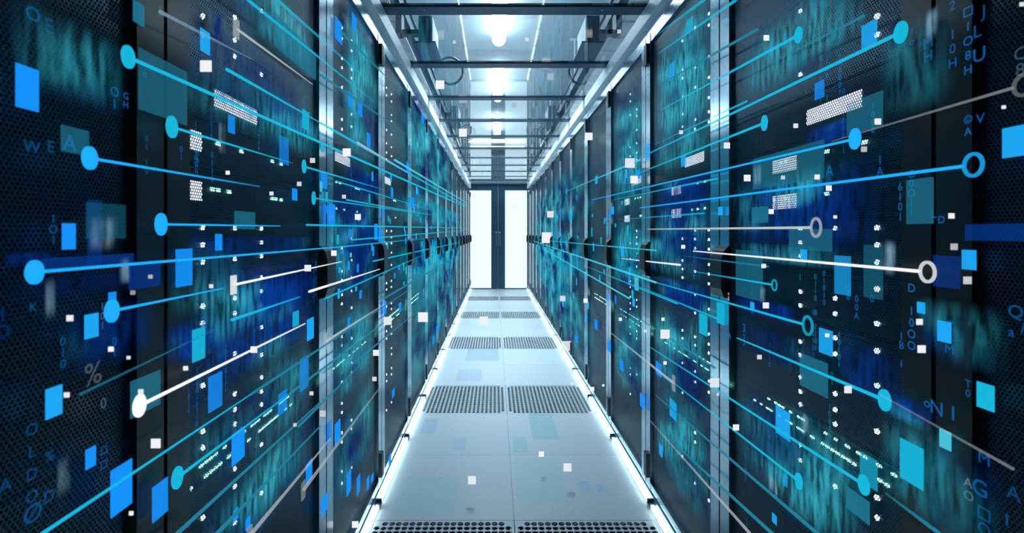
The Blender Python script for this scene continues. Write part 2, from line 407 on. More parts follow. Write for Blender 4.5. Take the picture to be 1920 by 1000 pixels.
    q = MB(); a, b = sorted((X, X + s*.012)); q.box(a, b, Y0, YEND, .0, .045)
    struct(q.build('baseboard_%s' % row, MT['dark_frame'], bevel=.003))
    # floor light strips
    y = 1.452; n = 0
    while y < YEND-.1:
        y1 = min(y+.672, YEND-.02)
        e = bpy.data.objects.new('floor_light_strip', None); COL.objects.link(e); e.location = (X+s*.022, y, 0)
        MB().tube([(0, .012, .0135), (0, y1-y-.012, .0135)], .0085, 10).build('light_tube', MT['lstrip'], e, smooth=True)
        MB().box(-.009, .009, .0, y1-y, .0, .0048).build('mounting_channel', MT['rail'], e)
        MB().box(-.010, .010, .0, .012, .005, .024).build('end_cap', MT['beam'], e); MB().box(-.010, .010, y1-y-.012, y1-y, .005, .024).build('end_cap', MT['beam'], e)
        tag(e, 'glowing white light strip on the floor, %s from the camera along the %s cabinets' % (ordw(n), row), 'light strip', 'floor light strips')
        y += .698; n += 1

# ------------------------------------------------------------------ roof beams and glass
XA, XB = XL-.01, XR+.01
n = 0
for k in range(0, NCAB):
    yg = Y0 + k*PITCH
    e = bpy.data.objects.new('roof_beam', None); COL.objects.link(e); e.location = (0, yg, 0)
    MB().box(XA, XB, -.042, .042, 2.275, 2.293).build('beam_body', MT['beam'], e, bevel=.002)
    for x in (-.33, .50):
        b = MB(); b.box(x-.05, x+.05, -.0445, -.042, 2.281, 2.287); b.tube([(x, -.02, 2.275), (x, -.02, 2.271)], .006, 8); b.build('screw_plate', MT['silver'], e)
    tag(e, 'dark blue crossbeam of the glass roof, %s from the camera' % ordw(k), 'roof beam', 'crossbeams of the glass roof')
    if k < NCAB-1:
        g = MB().box(XA+.01, XB-.01, yg+.043, yg+PITCH-.043, 2.280, 2.286)
        tag(g.build('glass_roof_sheet', MT['glass']), 'clear reflective glass sheet between the %s and %s roof beams' % (ordw(k), ordw(k+1)), 'glass sheet', 'glass sheets of the aisle roof')

# ------------------------------------------------------------------ ceiling lights
LZ = 3.23
for i, (a, b) in enumerate(((3.44, 4.82), (5.66, 6.86), (8.0, 9.34))):
    e = bpy.data.objects.new('ceiling_light', None); COL.objects.link(e); e.location = (.04, a, LZ)
    L = b-a
    MB().box(-.05, .05, .02, L-.02, -.02, .02).build('light_housing', MT['white'], e)
    MB().tube([(0, .0, -.055), (0, .04, -.055), (0, L-.04, -.055), (0, L, -.055)], [.05, .068, .068, .05], 12).build('light_tube', MT['ltube'], e, smooth=True)
    la = bpy.data.lights.new('lamp', 'AREA'); la.shape = 'RECTANGLE'; la.size = .13; la.size_y = L; la.energy = 62; la.color = (.70, .90, 1.); la.spread = math.radians(104)
    lo = bpy.data.objects.new('lamp', la); COL.objects.link(lo); lo.parent = e; lo.location = (0, L/2, -.125)
    tag(e, 'bright white tube light on the ceiling over the aisle, %s from the camera' % ordw(i), 'ceiling light', 'tube lights above the aisle')
for i, yv in enumerate((10.1, 10.9)):
    e = bpy.data.objects.new('crosswise_ceiling_light', None); COL.objects.link(e); e.location = (.05, yv, LZ-.02)
    MB().box(-.62, .62, -.04, .04, 0, .02).build('light_housing', MT['white'], e)
    MB().tube([(-.6, 0, -.03), (.6, 0, -.03)], .03, 10).build('light_tube', MT['ltube'], e, smooth=True)
    tag(e, 'crosswise tube light on the ceiling, the %s one' % ('nearer', 'one beyond the glass doors')[i] if i == 0 else 'crosswise tube light on the ceiling far beyond the glass doors', 'ceiling light', 'crosswise lights by the end doors')
for i, (x, y) in enumerate(((-2.1, 5.2), (-2.1, 8.4), (2.25, 5.2), (2.25, 8.4))):  # unseen lamps added to brighten the side ceilings and rails
    e = bpy.data.objects.new('added_fill_light', None); COL.objects.link(e); e.location = (x, y, LZ)
    MB().box(-.08, .08, -.7, .7, -.01, .02).build('light_housing', MT['white'], e)
    MB().box(-.06, .06, -.68, .68, -.03, -.01).build('light_cover', MT['ltube'], e)
    la = bpy.data.lights.new('lamp', 'AREA'); la.shape = 'RECTANGLE'; la.size = .12; la.size_y = 1.36; la.energy = 95; la.color = (.70, .90, 1.)
    lo = bpy.data.objects.new('lamp', la); COL.objects.link(lo); lo.parent = e; lo.location = (0, 0, -.033)
    tag(e, 'added unseen fill light behind the %s cabinet row, the %s one' % (('left', 'right')[i//2], ('nearer', 'farther')[i % 2]), 'ceiling light', 'added fill lights behind the rows')

# ------------------------------------------------------------------ busbars, tap-off boxes and cables over the roof
for side, x in ((-1, -.645), (1, .83)):
    row = 'left' if side < 0 else 'right'; s = -side
    b = MB(); b.box(x-.03, x+.03, .6, YEND+.2, 2.72, 2.80); b.box(x-.045, x+.045, .6, YEND+.2, 2.80, 2.812)
    e = b.build('busbar_trunking', MT['duct']); tag(e, 'dark busbar trunking running above the %s cabinet row' % row, 'cable trunking')
    t = MB(); xt = x - s*.24
    for q in (-.13, .13): t.box(xt+q-.01, xt+q+.01, .6, YEND+.2, 2.86, 2.94)
    yq = .7
    while yq < YEND: t.box(xt-.12, xt+.12, yq, yq+.03, 2.865, 2.885); yq += .3
    tag(t.build('cable_ladder', MT['white']), 'white cable ladder running above the %s cabinet row' % row, 'cable tray')
    for i, yb in enumerate((1.0, 3.1, 5.3, 7.5, 9.2)):
        xc = x + s*.19
        e = bpy.data.objects.new('tap_off_box', None); COL.objects.link(e); e.location = (xc, yb, 2.48)
        MB().box(-.044, .044, 0, .33, .0, .17).build('box_body', MT['box'], e, bevel=.004)
        MB().box(-.012+s*.02, .006+s*.02, -.006, 0, .02, .15).box(-.036, -.03, -.004, 0, .02, .15).build('front_rib', MT['silver'], e)
        a, c = sorted((s*.0445, s*.047)); MB().box(a, c, .01, .32, .01, .165).build('side_plate', MT['white'], e)
        MB().box(-.075, .07, -.01, .36, -.014, -.001).build('base_plate', MT['duct'], e, bevel=.003)
        br = MB(); a, c = sorted((-s*.044, x-xc)); br.box(a, c, .10, .16, .09, .12); br.box(x-xc-.02, x-xc+.02, .08, .18, .09, .238); br.build('mounting_arm', MT['duct'], e)
        tag(e, 'grey tap-off box under the %s busbar, %s from the camera' % (row, ordw(i)), 'electrical box', 'tap-off boxes')
        # hanging rod holding the busbar from the ceiling
        MBr = MB().tube([(x, yb-.35, 2.812), (x, yb-.35, RZ)], .008, 8)
        MBr.box(x-.05, x+.05, yb-.37, yb-.33, RZ-.012, RZ-.001)
        tag(MBr.build('hanging_rod', MT['rail'], smooth=False), 'thin steel rod holding the %s busbar, %s from the camera' % (row, ordw(i)), 'rod', 'rods holding the busbars')
        nl = 1 if i % 2 else (3 if side > 0 else 2)
        for j in range(nl):
            r = .085 - .02*j; cx = xc + s*(.13 if side < 0 else .05*j); cy = yb + .34 + .27*j; cz = 2.44+.06*j
            pts = [(xc + s*.01, yb+.331, 2.55)] if j == 0 else [(x + s*.01, cy-.02, 2.715)]
            for q in range(21):
                a = math.pi*1.0 - q/20*math.pi*1.75
                pts.append((cx + s*r*math.cos(a), cy + .02 + q*.008, cz + r*math.sin(a)))
            tag(MB().tube(pts, .009, 8).build('looped_cable', MT['cable'], smooth=True), '%s dark looped cable at the %s tap-off box, %s busbar' % (('biggest', 'middle-sized', 'smallest')[j] if nl == 3 else ('bigger', 'smaller')[j], ordw(i), row), 'cable', 'cables at the tap-off boxes')

# ------------------------------------------------------------------ figures of light along the cabinet fronts
LIT = []                                             # (object, text, category, group, side, y, z)
def reg(o, text, cat, group, side, y, z): LIT.append((o, text, cat, group, side, y, z))
def side_of(px): return -1 if px < VX else 1
def plane(px, off): return (XL+off) if px < VX else (XR-off)
CN = dict(azure='azure blue', sky='bright sky blue', cyan='cyan', aqua='pale aqua', deep='deep blue', teal='dim teal', white='white', grey='light grey', pale='faint pale')
_off = [0]
def nextoff(base=.016, n=17, step=.0007):
    _off[0] = (_off[0]+1) % n; return base + _off[0]*step
def streak(x0, y0, x1, y1, colour, end='disc', alpha=1., w=6., far=None, es=1.):
    """bar of light from (x0,y0) near the camera to (x1,y1); end shape at the near end; w is its width in pixels there"""
    X = plane(x0, nextoff(.034))
    a = Vector(on_plane(x0, y0, X)); b = Vector(on_plane(x1, y1, X))
    r0 = w/2/F*a.y; r1 = min(.012, max(1.4, w*.35)/2/F*b.y*1.0)
    e = bpy.data.objects.new('light_streak', None); COL.objects.link(e); e.location = a
    n = 8; pts = [(b-a)*(i/n) for i in range(n+1)]; rr = [r0+(r1-r0)*i/n for i in range(n+1)]
    MB().tube(pts, rr, 6).build('streak_beam', glow(colour, alpha, (1., far*.8 if far is not None else .2), 1.15), e)
    ry = .011*es*(a.y/.7)**.6; rz = .0165*es*(a.y/.7)**.75
    if end == 'disc': MB().disc((0, -ry*.6, 0), ry*1.1, rz, .003).build('end_disc', glow(colour, min(1, alpha+.15), None, 1.1), e)
    elif end == 'ring': MB().disc((0, -ry*1.2, 0), ry*1.25, rz, .003, 32, .74).build('end_ring', glow(colour, alpha*.75, None, .8), e)
    elif end == 'block': MB().box(-.0015, .0015, -ry, ry*.4, -rz*.9, rz*.9).build('end_block', glow(colour, alpha*.7, None, .9), e)
    et = {'disc': 'with a disc end', 'ring': 'with a ring end', 'block': 'with a block end', None: 'with plain ends'}[end]
    reg(e, '%s streak %s' % (CN[colour], et), 'light streak', 'light streaks along the cabinets', side_of(x0), a.y, a.z)
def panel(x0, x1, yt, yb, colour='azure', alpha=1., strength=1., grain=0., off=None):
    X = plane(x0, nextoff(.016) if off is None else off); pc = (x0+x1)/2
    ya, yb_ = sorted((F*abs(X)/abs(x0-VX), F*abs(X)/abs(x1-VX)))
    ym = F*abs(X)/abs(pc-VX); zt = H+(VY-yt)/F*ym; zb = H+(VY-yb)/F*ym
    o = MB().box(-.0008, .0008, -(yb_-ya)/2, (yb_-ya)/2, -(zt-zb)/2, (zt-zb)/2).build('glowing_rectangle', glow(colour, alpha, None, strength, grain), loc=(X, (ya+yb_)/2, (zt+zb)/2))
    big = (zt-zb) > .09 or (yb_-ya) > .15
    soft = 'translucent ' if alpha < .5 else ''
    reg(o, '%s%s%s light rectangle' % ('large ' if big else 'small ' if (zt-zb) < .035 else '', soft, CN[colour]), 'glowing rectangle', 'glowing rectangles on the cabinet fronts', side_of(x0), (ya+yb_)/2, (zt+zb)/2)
def square(px, py, size, b=1.):
    # hovers just off the cabinet fronts, over the aisle where the eye meets nothing else nearer
    X = plane(px, .055); y = F*abs(X)/abs(px-VX)
    zf = H+(VY-py)/F*y
    if zf < .06: y = min(y, (H-.10)*F/(py-VY))
    if zf > 2.2: y = min(y, .90*F/(VY-py))
    y = min(y, 6.5)
    x, y, z = at_depth(px, py, y); h = size/2/F*y
    c = 'white' if b > .65 else 'grey'
    a = 1. if b >= .95 else max(.22, b)
    o = MB().box(-h, h, -.0008, .0008, -h, h).build('glowing_square', glow('white', round(a, 1), None, 1.), loc=(x, y, z))
    reg(o, '%s%s floating square' % ('tiny ' if h < .0045 else 'broad ' if h > .014 else 'small ', 'bright white' if b >= .95 else 'white' if b > .65 else 'greyish'), 'glowing square', 'floating white squares', side_of(px), y, z)

# streaks, west row
for a in [
    (247, 110, 872, 388, 'cyan', 'disc', 1., 7), (328, 240, 548, 306, 'cyan', 'disc', 1., 5), (572, 313, 720, 356, 'cyan', 'disc', .7, 4, .3, .7), (176, 298, 487, 350, 'sky', 'disc', 1., 6),
    (590, 372, 800, 402, 'cyan', 'disc', .6, 3, .3, .7), (308, 421, 525, 424, 'sky', 'disc', 1., 5, .9), (575, 422, 872, 428, 'cyan', None, .8, 4), (74, 510, 640, 463, 'sky', 'disc', 1., 7, .7), (640, 463, 800, 447, 'cyan', None, .6, 3),
    (217, 582, 418, 541, 'sky', 'disc', 1., 6, .9), (435, 600, 562, 557, 'cyan', None, .9, 6, .6), (268, 758, 572, 607, 'white', 'disc', .95, 7, .5), (440, 534, 640, 491, 'white', 'block', .9, 5, .6),
    (580, 547, 712, 505, 'white', None, .85, 5, .5), (78, 1002, 470, 740, 'cyan', None, .9, 7, .6), (470, 740, 780, 535, 'teal', None, .8, 5, .3), (338, 892, 545, 737, 'cyan', 'disc', .75, 6, .6), (545, 737, 800, 545, 'teal', None, .8, 5, .4),
    (330, 1003, 600, 755, 'teal', None, .95, 8, .7), (405, 1003, 600, 800, 'teal', None, .9, 8, .7), (470, 1003, 620, 822, 'grey', 'block', .35, 8, .8), (570, 918, 716, 722, 'grey', 'block', .28, 7, .5), (445, 55, 586, 158, 'grey', 'block', .55, 5, .8),
    (465, 0, 700, 190, 'cyan', None, .6, 6, .3), (520, 0, 700, 160, 'cyan', None, .4, 6, .3), (425, 130, 600, 230, 'cyan', None, .8, 6, .7), (600, 230, 872, 385, 'cyan', None, .65, 5, .8), (670, 268, 762, 322, 'grey', None, .6, 5, .4),
    (612, 640, 722, 570, 'grey', 'block', .6, 5, .3), (560, 800, 700, 660, 'teal', None, .8, 5, .4), (610, 560, 790, 480, 'cyan', None, .6, 4, .4), (640, 700, 800, 570, 'teal', None, .8, 4, .4), (300, 22, 470, 110, 'pale', None, .35, 7, .5),
    (640, 60, 760, 180, 'teal', None, .8, 5, .3), (600, 140, 760, 250, 'teal', None, .8, 5, .3), (650, 375, 820, 405, 'cyan', None, .6, 3, .3), (660, 450, 872, 432, 'cyan', None, .7, 3, .4), (740, 300, 874, 380, 'aqua', None, .7, 4, .8),
    (630, 340, 810, 395, 'cyan', None, .5, 3, .3), (700, 490, 860, 455, 'cyan', None, .7, 3, .5), (150, 740, 420, 610, 'teal', None, .35, 5, .6), (720, 560, 860, 478, 'teal', None, .9, 4, .5),
    # east row
    (1682, 64, 1200, 296, 'cyan', 'disc', .9, 7, .4), (1493, 68, 1240, 206, 'cyan', 'disc', .75, 6, .4, .8), (1430, 232, 1180, 332, 'cyan', 'disc', .8, 5, .4, .8), (1597, 262, 1110, 375, 'sky', 'disc', .95, 5, .4), (1806, 312, 1200, 390, 'sky', 'ring', 1., 7, .5, 1.1),
    (1520, 427, 1215, 430, 'grey', 'ring', .85, 6, .6), (1724, 509, 1300, 471, 'white', 'ring', .8, 7, .7, 1.), (1447, 534, 1305, 510, 'cyan', 'ring', .8, 4, .5, .6), (1505, 608, 1230, 530, 'cyan', 'ring', .9, 5, .8), (1230, 530, 1000, 452, 'aqua', None, .8, 4, .7),
    (1652, 748, 1382, 634, 'cyan', 'disc', 1., 7, .8), (1614, 906, 1220, 652, 'cyan', 'disc', .85, 6, .4, .95), (1494, 900, 1240, 700, 'cyan', 'disc', .7, 5, .4, .8), (1535, 1003, 1230, 742, 'teal', None, .95, 7, .5), (1450, 1003, 1240, 810, 'teal', None, .95, 7, .5),
    (1408, 1003, 1220, 790, 'grey', None, .35, 6, .4), (1262, 718, 1130, 612, 'grey', 'block', .4, 5, .3), (1899, 165, 1560, 265, 'grey', 'ring', .18, 6, .6), (1900, 880, 1650, 740, 'grey', None, .15, 6, .6), (1380, 0, 1235, 100, 'cyan', None, .5, 6, .4),
    (1420, 55, 1235, 160, 'teal', None, .9, 6, .4), (1320, 0, 1225, 70, 'cyan', None, .4, 6, .4), (1345, 335, 1150, 375, 'cyan', None, .6, 4, .3), (1400, 190, 1230, 270, 'cyan', None, .5, 4, .3), (1440, 500, 1280, 480, 'teal', None, .7, 4, .4),
    (1275, 497, 1165, 485, 'white', None, .7, 4, .4), (1320, 400, 1160, 412, 'cyan', None, .4, 4, .3), (1200, 300, 1060, 360, 'aqua', None, .5, 4, .3), (1760, 1000, 1660, 925, 'teal', None, .8, 8, .4), (1180, 560, 1020, 468, 'aqua', None, .7, 3, .6),
    (1340, 690, 1180, 585, 'teal', None, .9, 4, .4), (1350, 600, 1180, 530, 'cyan', None, .5, 4, .4), (1620, 30, 1440, 120, 'teal', None, .6, 6, .5), (1230, 470, 1010, 450, 'aqua', None, .5, 3, .4), (1270, 570, 1100, 500, 'cyan', None, .6, 3, .4)]:
    streak(*a)

# blue rectangles
for a in [
    (30, 72, 125, 205), (117, 141, 419, 468), (159, 184, 589, 634, 'sky', .85), (86, 116, 726, 782, 'sky'), (204, 217, 548, 573, 'azure', .75), (208, 247, 872, 958), (286, 314, 905, 970, 'azure', .65), (435, 458, 808, 866), (330, 360, 467, 537, 'azure', .65), (404, 416, 439, 470, 'azure', .8),
    (361, 384, 616, 676, 'cyan', .9), (376, 393, 57, 99, 'sky', .8), (428, 440, 217, 250, 'azure', .5), (161, 179, 840, 877), (391, 416, 702, 768, 'azure', .45), (438, 446, 955, 976, 'azure', .8), (461, 469, 971, 992, 'azure', .8), (567, 579, 208, 243, 'cyan', .85), (548, 557, 354, 376, 'azure', .9),
    (549, 560, 584, 612, 'cyan', .7), (576, 588, 597, 637, 'sky', .85), (574, 585, 866, 903, 'azure', .8), (603, 614, 930, 962, 'azure', .8), (628, 638, 791, 830, 'azure', .9), (524, 541, 257, 308, 'azure', .3), (522, 538, 735, 775, 'azure', .4), (563, 578, 670, 730, 'azure', .35), (629, 641, 38, 78, 'azure', .7), (660, 668, 28, 56, 'azure', .7),
    (653, 660, 175, 200, 'azure', .8), (672, 679, 190, 218, 'azure', .6), (688, 694, 250, 276, 'azure', .8), (617, 628, 383, 422, 'azure', .7), (603, 613, 322, 354, 'azure', .6), (733, 737, 352, 370), (770, 776, 370, 390), (780, 785, 353, 366), (790, 795, 214, 230), (762, 768, 305, 325, 'azure', .8), (650, 658, 885, 925, 'azure', .7),
    (669, 675, 893, 925, 'azure', .6), (688, 692, 895, 918), (696, 700, 890, 904), (702, 708, 420, 450), (710, 716, 430, 455), (717, 723, 452, 478, 'sky'), (720, 724, 565, 590), (729, 733, 853, 872), (748, 752, 568, 585), (811, 814, 630, 645), (818, 822, 610, 625), (735, 740, 730, 745, 'azure', .6), (674, 678, 545, 560, 'azure', .7),
    (115, 166, 240, 288, 'teal', .3, 1.), (260, 350, 112, 220, 'teal', .28), (162, 235, 382, 448, 'teal', .13), (245, 300, 705, 772, 'teal', .4), (515, 592, 62, 118, 'teal', .4), (250, 270, 5, 45, 'teal', .6), (242, 300, 490, 540, 'deep', .3), (440, 478, 397, 430, 'teal', .35), (165, 190, 375, 500, 'deep', .2), (80, 250, 480, 505, 'deep', .3),
    # east row
    (1880, 1925, 237, 294, 'sky', .85), (1804, 1830, 469, 506, 'sky', .75), (1758, 1783, 603, 642, 'sky', .9), (1832, 1864, 720, 768, 'cyan', 1., 1.1), (1762, 1783, 808, 842, 'aqua'), (1688, 1731, 832, 908, 'cyan', .95), (1720, 1734, 567, 588, 'sky', .85), (1616, 1644, 42, 86, 'sky', .55), (1528, 1545, 153, 185, 'azure', .4), (1536, 1561, 618, 665, 'sky', .6),
    (1455, 1481, 768, 820, 'sky', .7), (1565, 1595, 480, 553, 'sky', .32), (1613, 1645, 856, 912, 'cyan', .35), (1587, 1630, 927, 969, 'teal', .6), (1311, 1326, 590, 628, 'cyan', .9), (1344, 1358, 568, 608, 'cyan', .85), (1407, 1414, 567, 580, 'sky', .8), (1256, 1268, 752, 785, 'sky', .6), (1287, 1299, 35, 60, 'cyan', .5), (1255, 1265, 118, 148, 'sky', .45),
    (1448, 1456, 965, 982, 'sky', .6), (1501, 1513, 468, 490, 'sky', .7), (1347, 1355, 388, 404, 'sky', .8), (1230, 1240, 680, 705, 'azure', .6), (1210, 1218, 270, 300, 'sky', .5), (1277, 1286, 290, 312, 'sky', .5), (1236, 1242, 835, 855, 'sky', .7), (1116, 1120, 330, 345, 'sky'), (1146, 1151, 388, 402, 'sky'), (1165, 1170, 462, 482, 'sky', .8), (1194, 1200, 318, 335, 'azure', .8),
    (1098, 1101, 590, 605, 'sky'), (1115, 1120, 600, 618, 'azure'), (1140, 1145, 640, 660, 'azure', .8), (1162, 1168, 675, 695, 'azure', .8), (1054, 1057, 560, 575, 'sky'), (1078, 1082, 630, 642, 'azure'), (1190, 1197, 520, 545, 'aqua', .7), (1068, 1071, 400, 415, 'sky'), (1468, 1476, 890, 912, 'sky', .3), (1200, 1208, 740, 765, 'azure', .6), (1186, 1190, 560, 575, 'sky'),
    (1412, 1545, 280, 345, 'teal', .28), (1410, 1440, 388, 418, 'teal', .5), (1588, 1655, 182, 245, 'teal', .3), (1700, 1750, 335, 420, 'teal', .35), (1500, 1552, 672, 735, 'teal', .4), (1810, 1925, 420, 452, 'deep', .3), (1480, 1560, 430, 470, 'teal', .3), (1750, 1800, 480, 540, 'deep', .25), (1620, 1655, 460, 560, 'teal', .2), (1380, 1430, 470, 560, 'teal', .3)]:
    panel(*a)
# broad soft bands: overlay glow, and blue-teal haze painted over the fronts
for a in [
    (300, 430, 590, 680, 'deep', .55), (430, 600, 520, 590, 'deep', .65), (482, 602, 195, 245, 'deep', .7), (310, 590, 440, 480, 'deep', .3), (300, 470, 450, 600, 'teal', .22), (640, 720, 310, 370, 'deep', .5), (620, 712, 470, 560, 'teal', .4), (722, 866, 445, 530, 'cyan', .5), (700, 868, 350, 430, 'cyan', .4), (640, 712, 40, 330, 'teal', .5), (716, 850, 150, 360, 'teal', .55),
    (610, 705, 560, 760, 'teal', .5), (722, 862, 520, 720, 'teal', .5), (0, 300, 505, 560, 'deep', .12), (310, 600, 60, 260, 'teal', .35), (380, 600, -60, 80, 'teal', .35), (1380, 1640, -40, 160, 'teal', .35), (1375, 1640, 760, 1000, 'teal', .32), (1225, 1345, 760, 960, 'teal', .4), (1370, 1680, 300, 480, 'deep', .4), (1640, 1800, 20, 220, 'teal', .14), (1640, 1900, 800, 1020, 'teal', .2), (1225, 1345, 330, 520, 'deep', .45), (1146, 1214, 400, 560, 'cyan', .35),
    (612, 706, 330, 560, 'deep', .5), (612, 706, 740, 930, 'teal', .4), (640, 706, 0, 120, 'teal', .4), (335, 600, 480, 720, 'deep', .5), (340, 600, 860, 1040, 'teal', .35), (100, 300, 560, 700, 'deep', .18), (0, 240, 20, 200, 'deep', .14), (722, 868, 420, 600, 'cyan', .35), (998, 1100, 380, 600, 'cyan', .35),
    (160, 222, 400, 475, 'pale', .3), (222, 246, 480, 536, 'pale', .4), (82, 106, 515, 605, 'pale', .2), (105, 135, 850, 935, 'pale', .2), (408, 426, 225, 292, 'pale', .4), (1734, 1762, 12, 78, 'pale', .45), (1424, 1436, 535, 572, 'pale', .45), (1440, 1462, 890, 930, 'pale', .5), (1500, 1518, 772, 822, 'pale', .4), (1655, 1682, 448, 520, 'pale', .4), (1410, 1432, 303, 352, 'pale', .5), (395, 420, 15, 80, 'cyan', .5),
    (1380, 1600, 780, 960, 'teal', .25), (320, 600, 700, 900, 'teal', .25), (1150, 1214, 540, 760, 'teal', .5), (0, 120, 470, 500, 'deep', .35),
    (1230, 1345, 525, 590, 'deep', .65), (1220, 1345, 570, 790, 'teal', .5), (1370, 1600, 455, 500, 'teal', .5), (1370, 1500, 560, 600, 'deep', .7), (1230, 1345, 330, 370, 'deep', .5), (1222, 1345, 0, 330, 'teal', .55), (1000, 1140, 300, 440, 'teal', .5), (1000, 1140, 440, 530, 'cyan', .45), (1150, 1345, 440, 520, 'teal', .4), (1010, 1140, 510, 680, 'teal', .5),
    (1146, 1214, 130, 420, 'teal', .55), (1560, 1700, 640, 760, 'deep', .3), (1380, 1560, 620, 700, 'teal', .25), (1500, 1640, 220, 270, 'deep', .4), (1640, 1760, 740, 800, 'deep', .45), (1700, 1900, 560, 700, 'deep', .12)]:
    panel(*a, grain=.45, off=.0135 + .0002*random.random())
# white squares
for a in [
    (386, 124, 21, .9), (427, 324, 7, 1), (131, 597, 11, .8), (208, 655, 9, 1), (241, 671, 6, .6), (348, 691, 8, .8), (125, 741, 9, .7), (264, 735, 9, .7), (292, 832, 17, .9), (246, 963, 7, 1), (282, 519, 7, .3), (249, 549, 8, .2), (396, 537, 7, .6), (476, 656, 12, .8), (577, 503, 12, .8), (586, 301, 9, .5), (561, 345, 8, .5),
    (509, 363, 7, .6), (650, 286, 15, 1), (671, 407, 11, .9), (645, 369, 7, .5), (626, 475, 10, .9), (727, 602, 15, .6), (705, 662, 11, .8), (793, 595, 18, .9), (907, 602, 16, .9), (868, 249, 15, .9), (825, 159, 16, 1), (852, 79, 6, .3), (702, 711, 8, .5), (584, 738, 7, .5), (553, 797, 6, .4), (666, 984, 12, .9), (605, 776, 11, .3),
    (1015, 852, 10, .9), (885, 901, 15, .6), (1064, 877, 15, .6), (1062, 649, 18, .5), (1026, 446, 20, 1), (1032, 402, 12, .6), (1104, 256, 14, 1), (1181, 306, 18, .6), (1189, 337, 14, 1), (988, 74, 7, .4), (1161, 59, 7, .4), (1098, 564, 8, 1), (1110, 730, 8, 1), (1131, 723, 4, 1), (1055, 560, 10, .5), (1163, 599, 6, 1), (1243, 599, 6, .7),
    (1247, 627, 17, .7), (1210, 621, 5, .5), (1247, 681, 6, 1), (1340, 718, 17, .5), (1380, 802, 11, 1), (1437, 71, 10, 1), (1492, 236, 8, .7), (1646, 228, 11, .8), (1363, 273, 11, .7), (1401, 334, 12, 1), (1468, 333, 7, .4), (1532, 332, 9, .9), (1554, 353, 10, .8), (1446, 397, 9, .9), (1566, 407, 6, .7), (1784, 405, 10, .9), (1789, 463, 12, .3),
    (1882, 201, 6, .8), (1620, 280, 10, .3), (1277, 248, 7, .5), (1436, 573, 11, .8), (1432, 499, 8, .7), (1424, 670, 8, .5), (1590, 731, 13, .7), (1814, 526, 14, .4), (1724, 604, 11, .8), (1728, 655, 14, 1), (1551, 629, 7, 1), (1281, 463, 7, .9), (1916, 8, 7, .6), (964, 388, 9, .7), (1072, 720, 5, .5), (1346, 740, 5, .4)]:
    square(*a)

# faint tinted light patches lying on the floor
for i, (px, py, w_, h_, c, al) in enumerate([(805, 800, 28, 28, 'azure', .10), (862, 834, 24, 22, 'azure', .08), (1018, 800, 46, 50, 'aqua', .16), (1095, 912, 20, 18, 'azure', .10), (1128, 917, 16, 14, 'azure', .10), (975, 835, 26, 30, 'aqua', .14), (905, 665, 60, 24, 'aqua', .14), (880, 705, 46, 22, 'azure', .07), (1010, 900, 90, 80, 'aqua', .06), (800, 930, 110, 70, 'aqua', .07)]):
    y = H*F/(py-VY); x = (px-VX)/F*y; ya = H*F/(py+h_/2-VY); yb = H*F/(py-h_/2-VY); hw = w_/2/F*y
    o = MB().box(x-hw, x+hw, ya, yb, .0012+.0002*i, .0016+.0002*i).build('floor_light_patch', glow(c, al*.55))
    tag(o, 'faint %s floor patch %s the seam, %.1f metres from the camera' % (CN[c], 'left of' if x < .07 else 'right of', y), 'light patch', 'faint tinted patches on the floor')

# slivers of light on the far doors: a few hundred small upright bars
sl_me = {}
def sliver(px, py, w, h, colour, alpha):
    X = plane(px, nextoff(.018)); y = F*abs(X)/abs(px-VX); z = H+(VY-py)/F*y
    if not .12 < z < 2.1: return
    hh = h/F*y/2; dy = w/F*y*y/abs(X)/2
    o = MB().box(-.0007, .0007, -dy, dy, -hh, hh).build('light_sliver', glow(colour, alpha), loc=(X, y, z))
    tag(o, 'thin upright sliver of blue light on the far %s cabinet doors' % ('left' if px < VX else 'right'), 'light sliver', 'slivers of light on the far %s doors' % ('left' if px < VX else 'right'))
for i in range(140):
    left = i % 2 == 0
    d = random.uniform(58, 215) if random.random() < .75 else random.uniform(215, 330)
    if not left: d = random.uniform(72, 260)
    px = VX - d if left else VX + d
    py = 437 + random.gauss(25, .32*d)
    sliver(px, py, max(1.2, d*.012), random.uniform(4, 12)*(.5+d/200), random.choice(['azure', 'sky', 'cyan', 'cyan', 'aqua', 'deep', 'azure']), random.choice([.5, .7, .9]))

# glyphs
_gly = {}
def glyph(ch):
    if ch not in _gly:
        cu = bpy.data.curves.new('glyph', 'FONT'); cu.body = ch; cu.size = 1.; cu.align_x = 'CENTER'; cu.extrude = .015; cu.resolution_u = 3
        t = bpy.data.objects.new('glyph', cu); COL.objects.link(t)
        bpy.context.view_layer.update()
        me = bpy.data.meshes.new_from_object(t.evaluated_get(bpy.context.evaluated_depsgraph_get()))
        _gly[ch] = ([tuple(v.co) for v in me.vertices], [tuple(p.vertices) for p in me.polygons])
        bpy.data.objects.remove(t); bpy.data.meshes.remove(me)
    return _gly[ch]
def strand(px, py, text, size, colour='azure', alpha=.4, gap=1.25):
    """column of characters facing the aisle, first one at (px,py) with cap height of size pixels"""
    X = plane(px, nextoff(.022)); y = F*abs(X)/abs(px-VX); z = H+(VY-py)/F*y; s = size/F*y/.7; left = px < VX
    m = MB()
    for i, ch in enumerate(text):
        if ch == ' ': continue
        vs, fs = glyph(ch)
        m.extend([((c*s*.3 if left else -c*s*.3), (a*s if left else -a*s), b*s - i*s*.7*gap - s*.35) for a, b, c in vs], fs)
    if not m.v: return
    o = m.build('glyph_strand', glow(colour, alpha*(.45 if size < 20 else .34)), loc=(X, y, z))
    zc = z - len(text)*s*.7*gap/2
    reg(o, '%s strand of %s characters' % (CN[colour], 'large' if size > 20 else 'small'), 'glowing characters', 'strands of glowing characters', -1 if left else 1, y, zc)
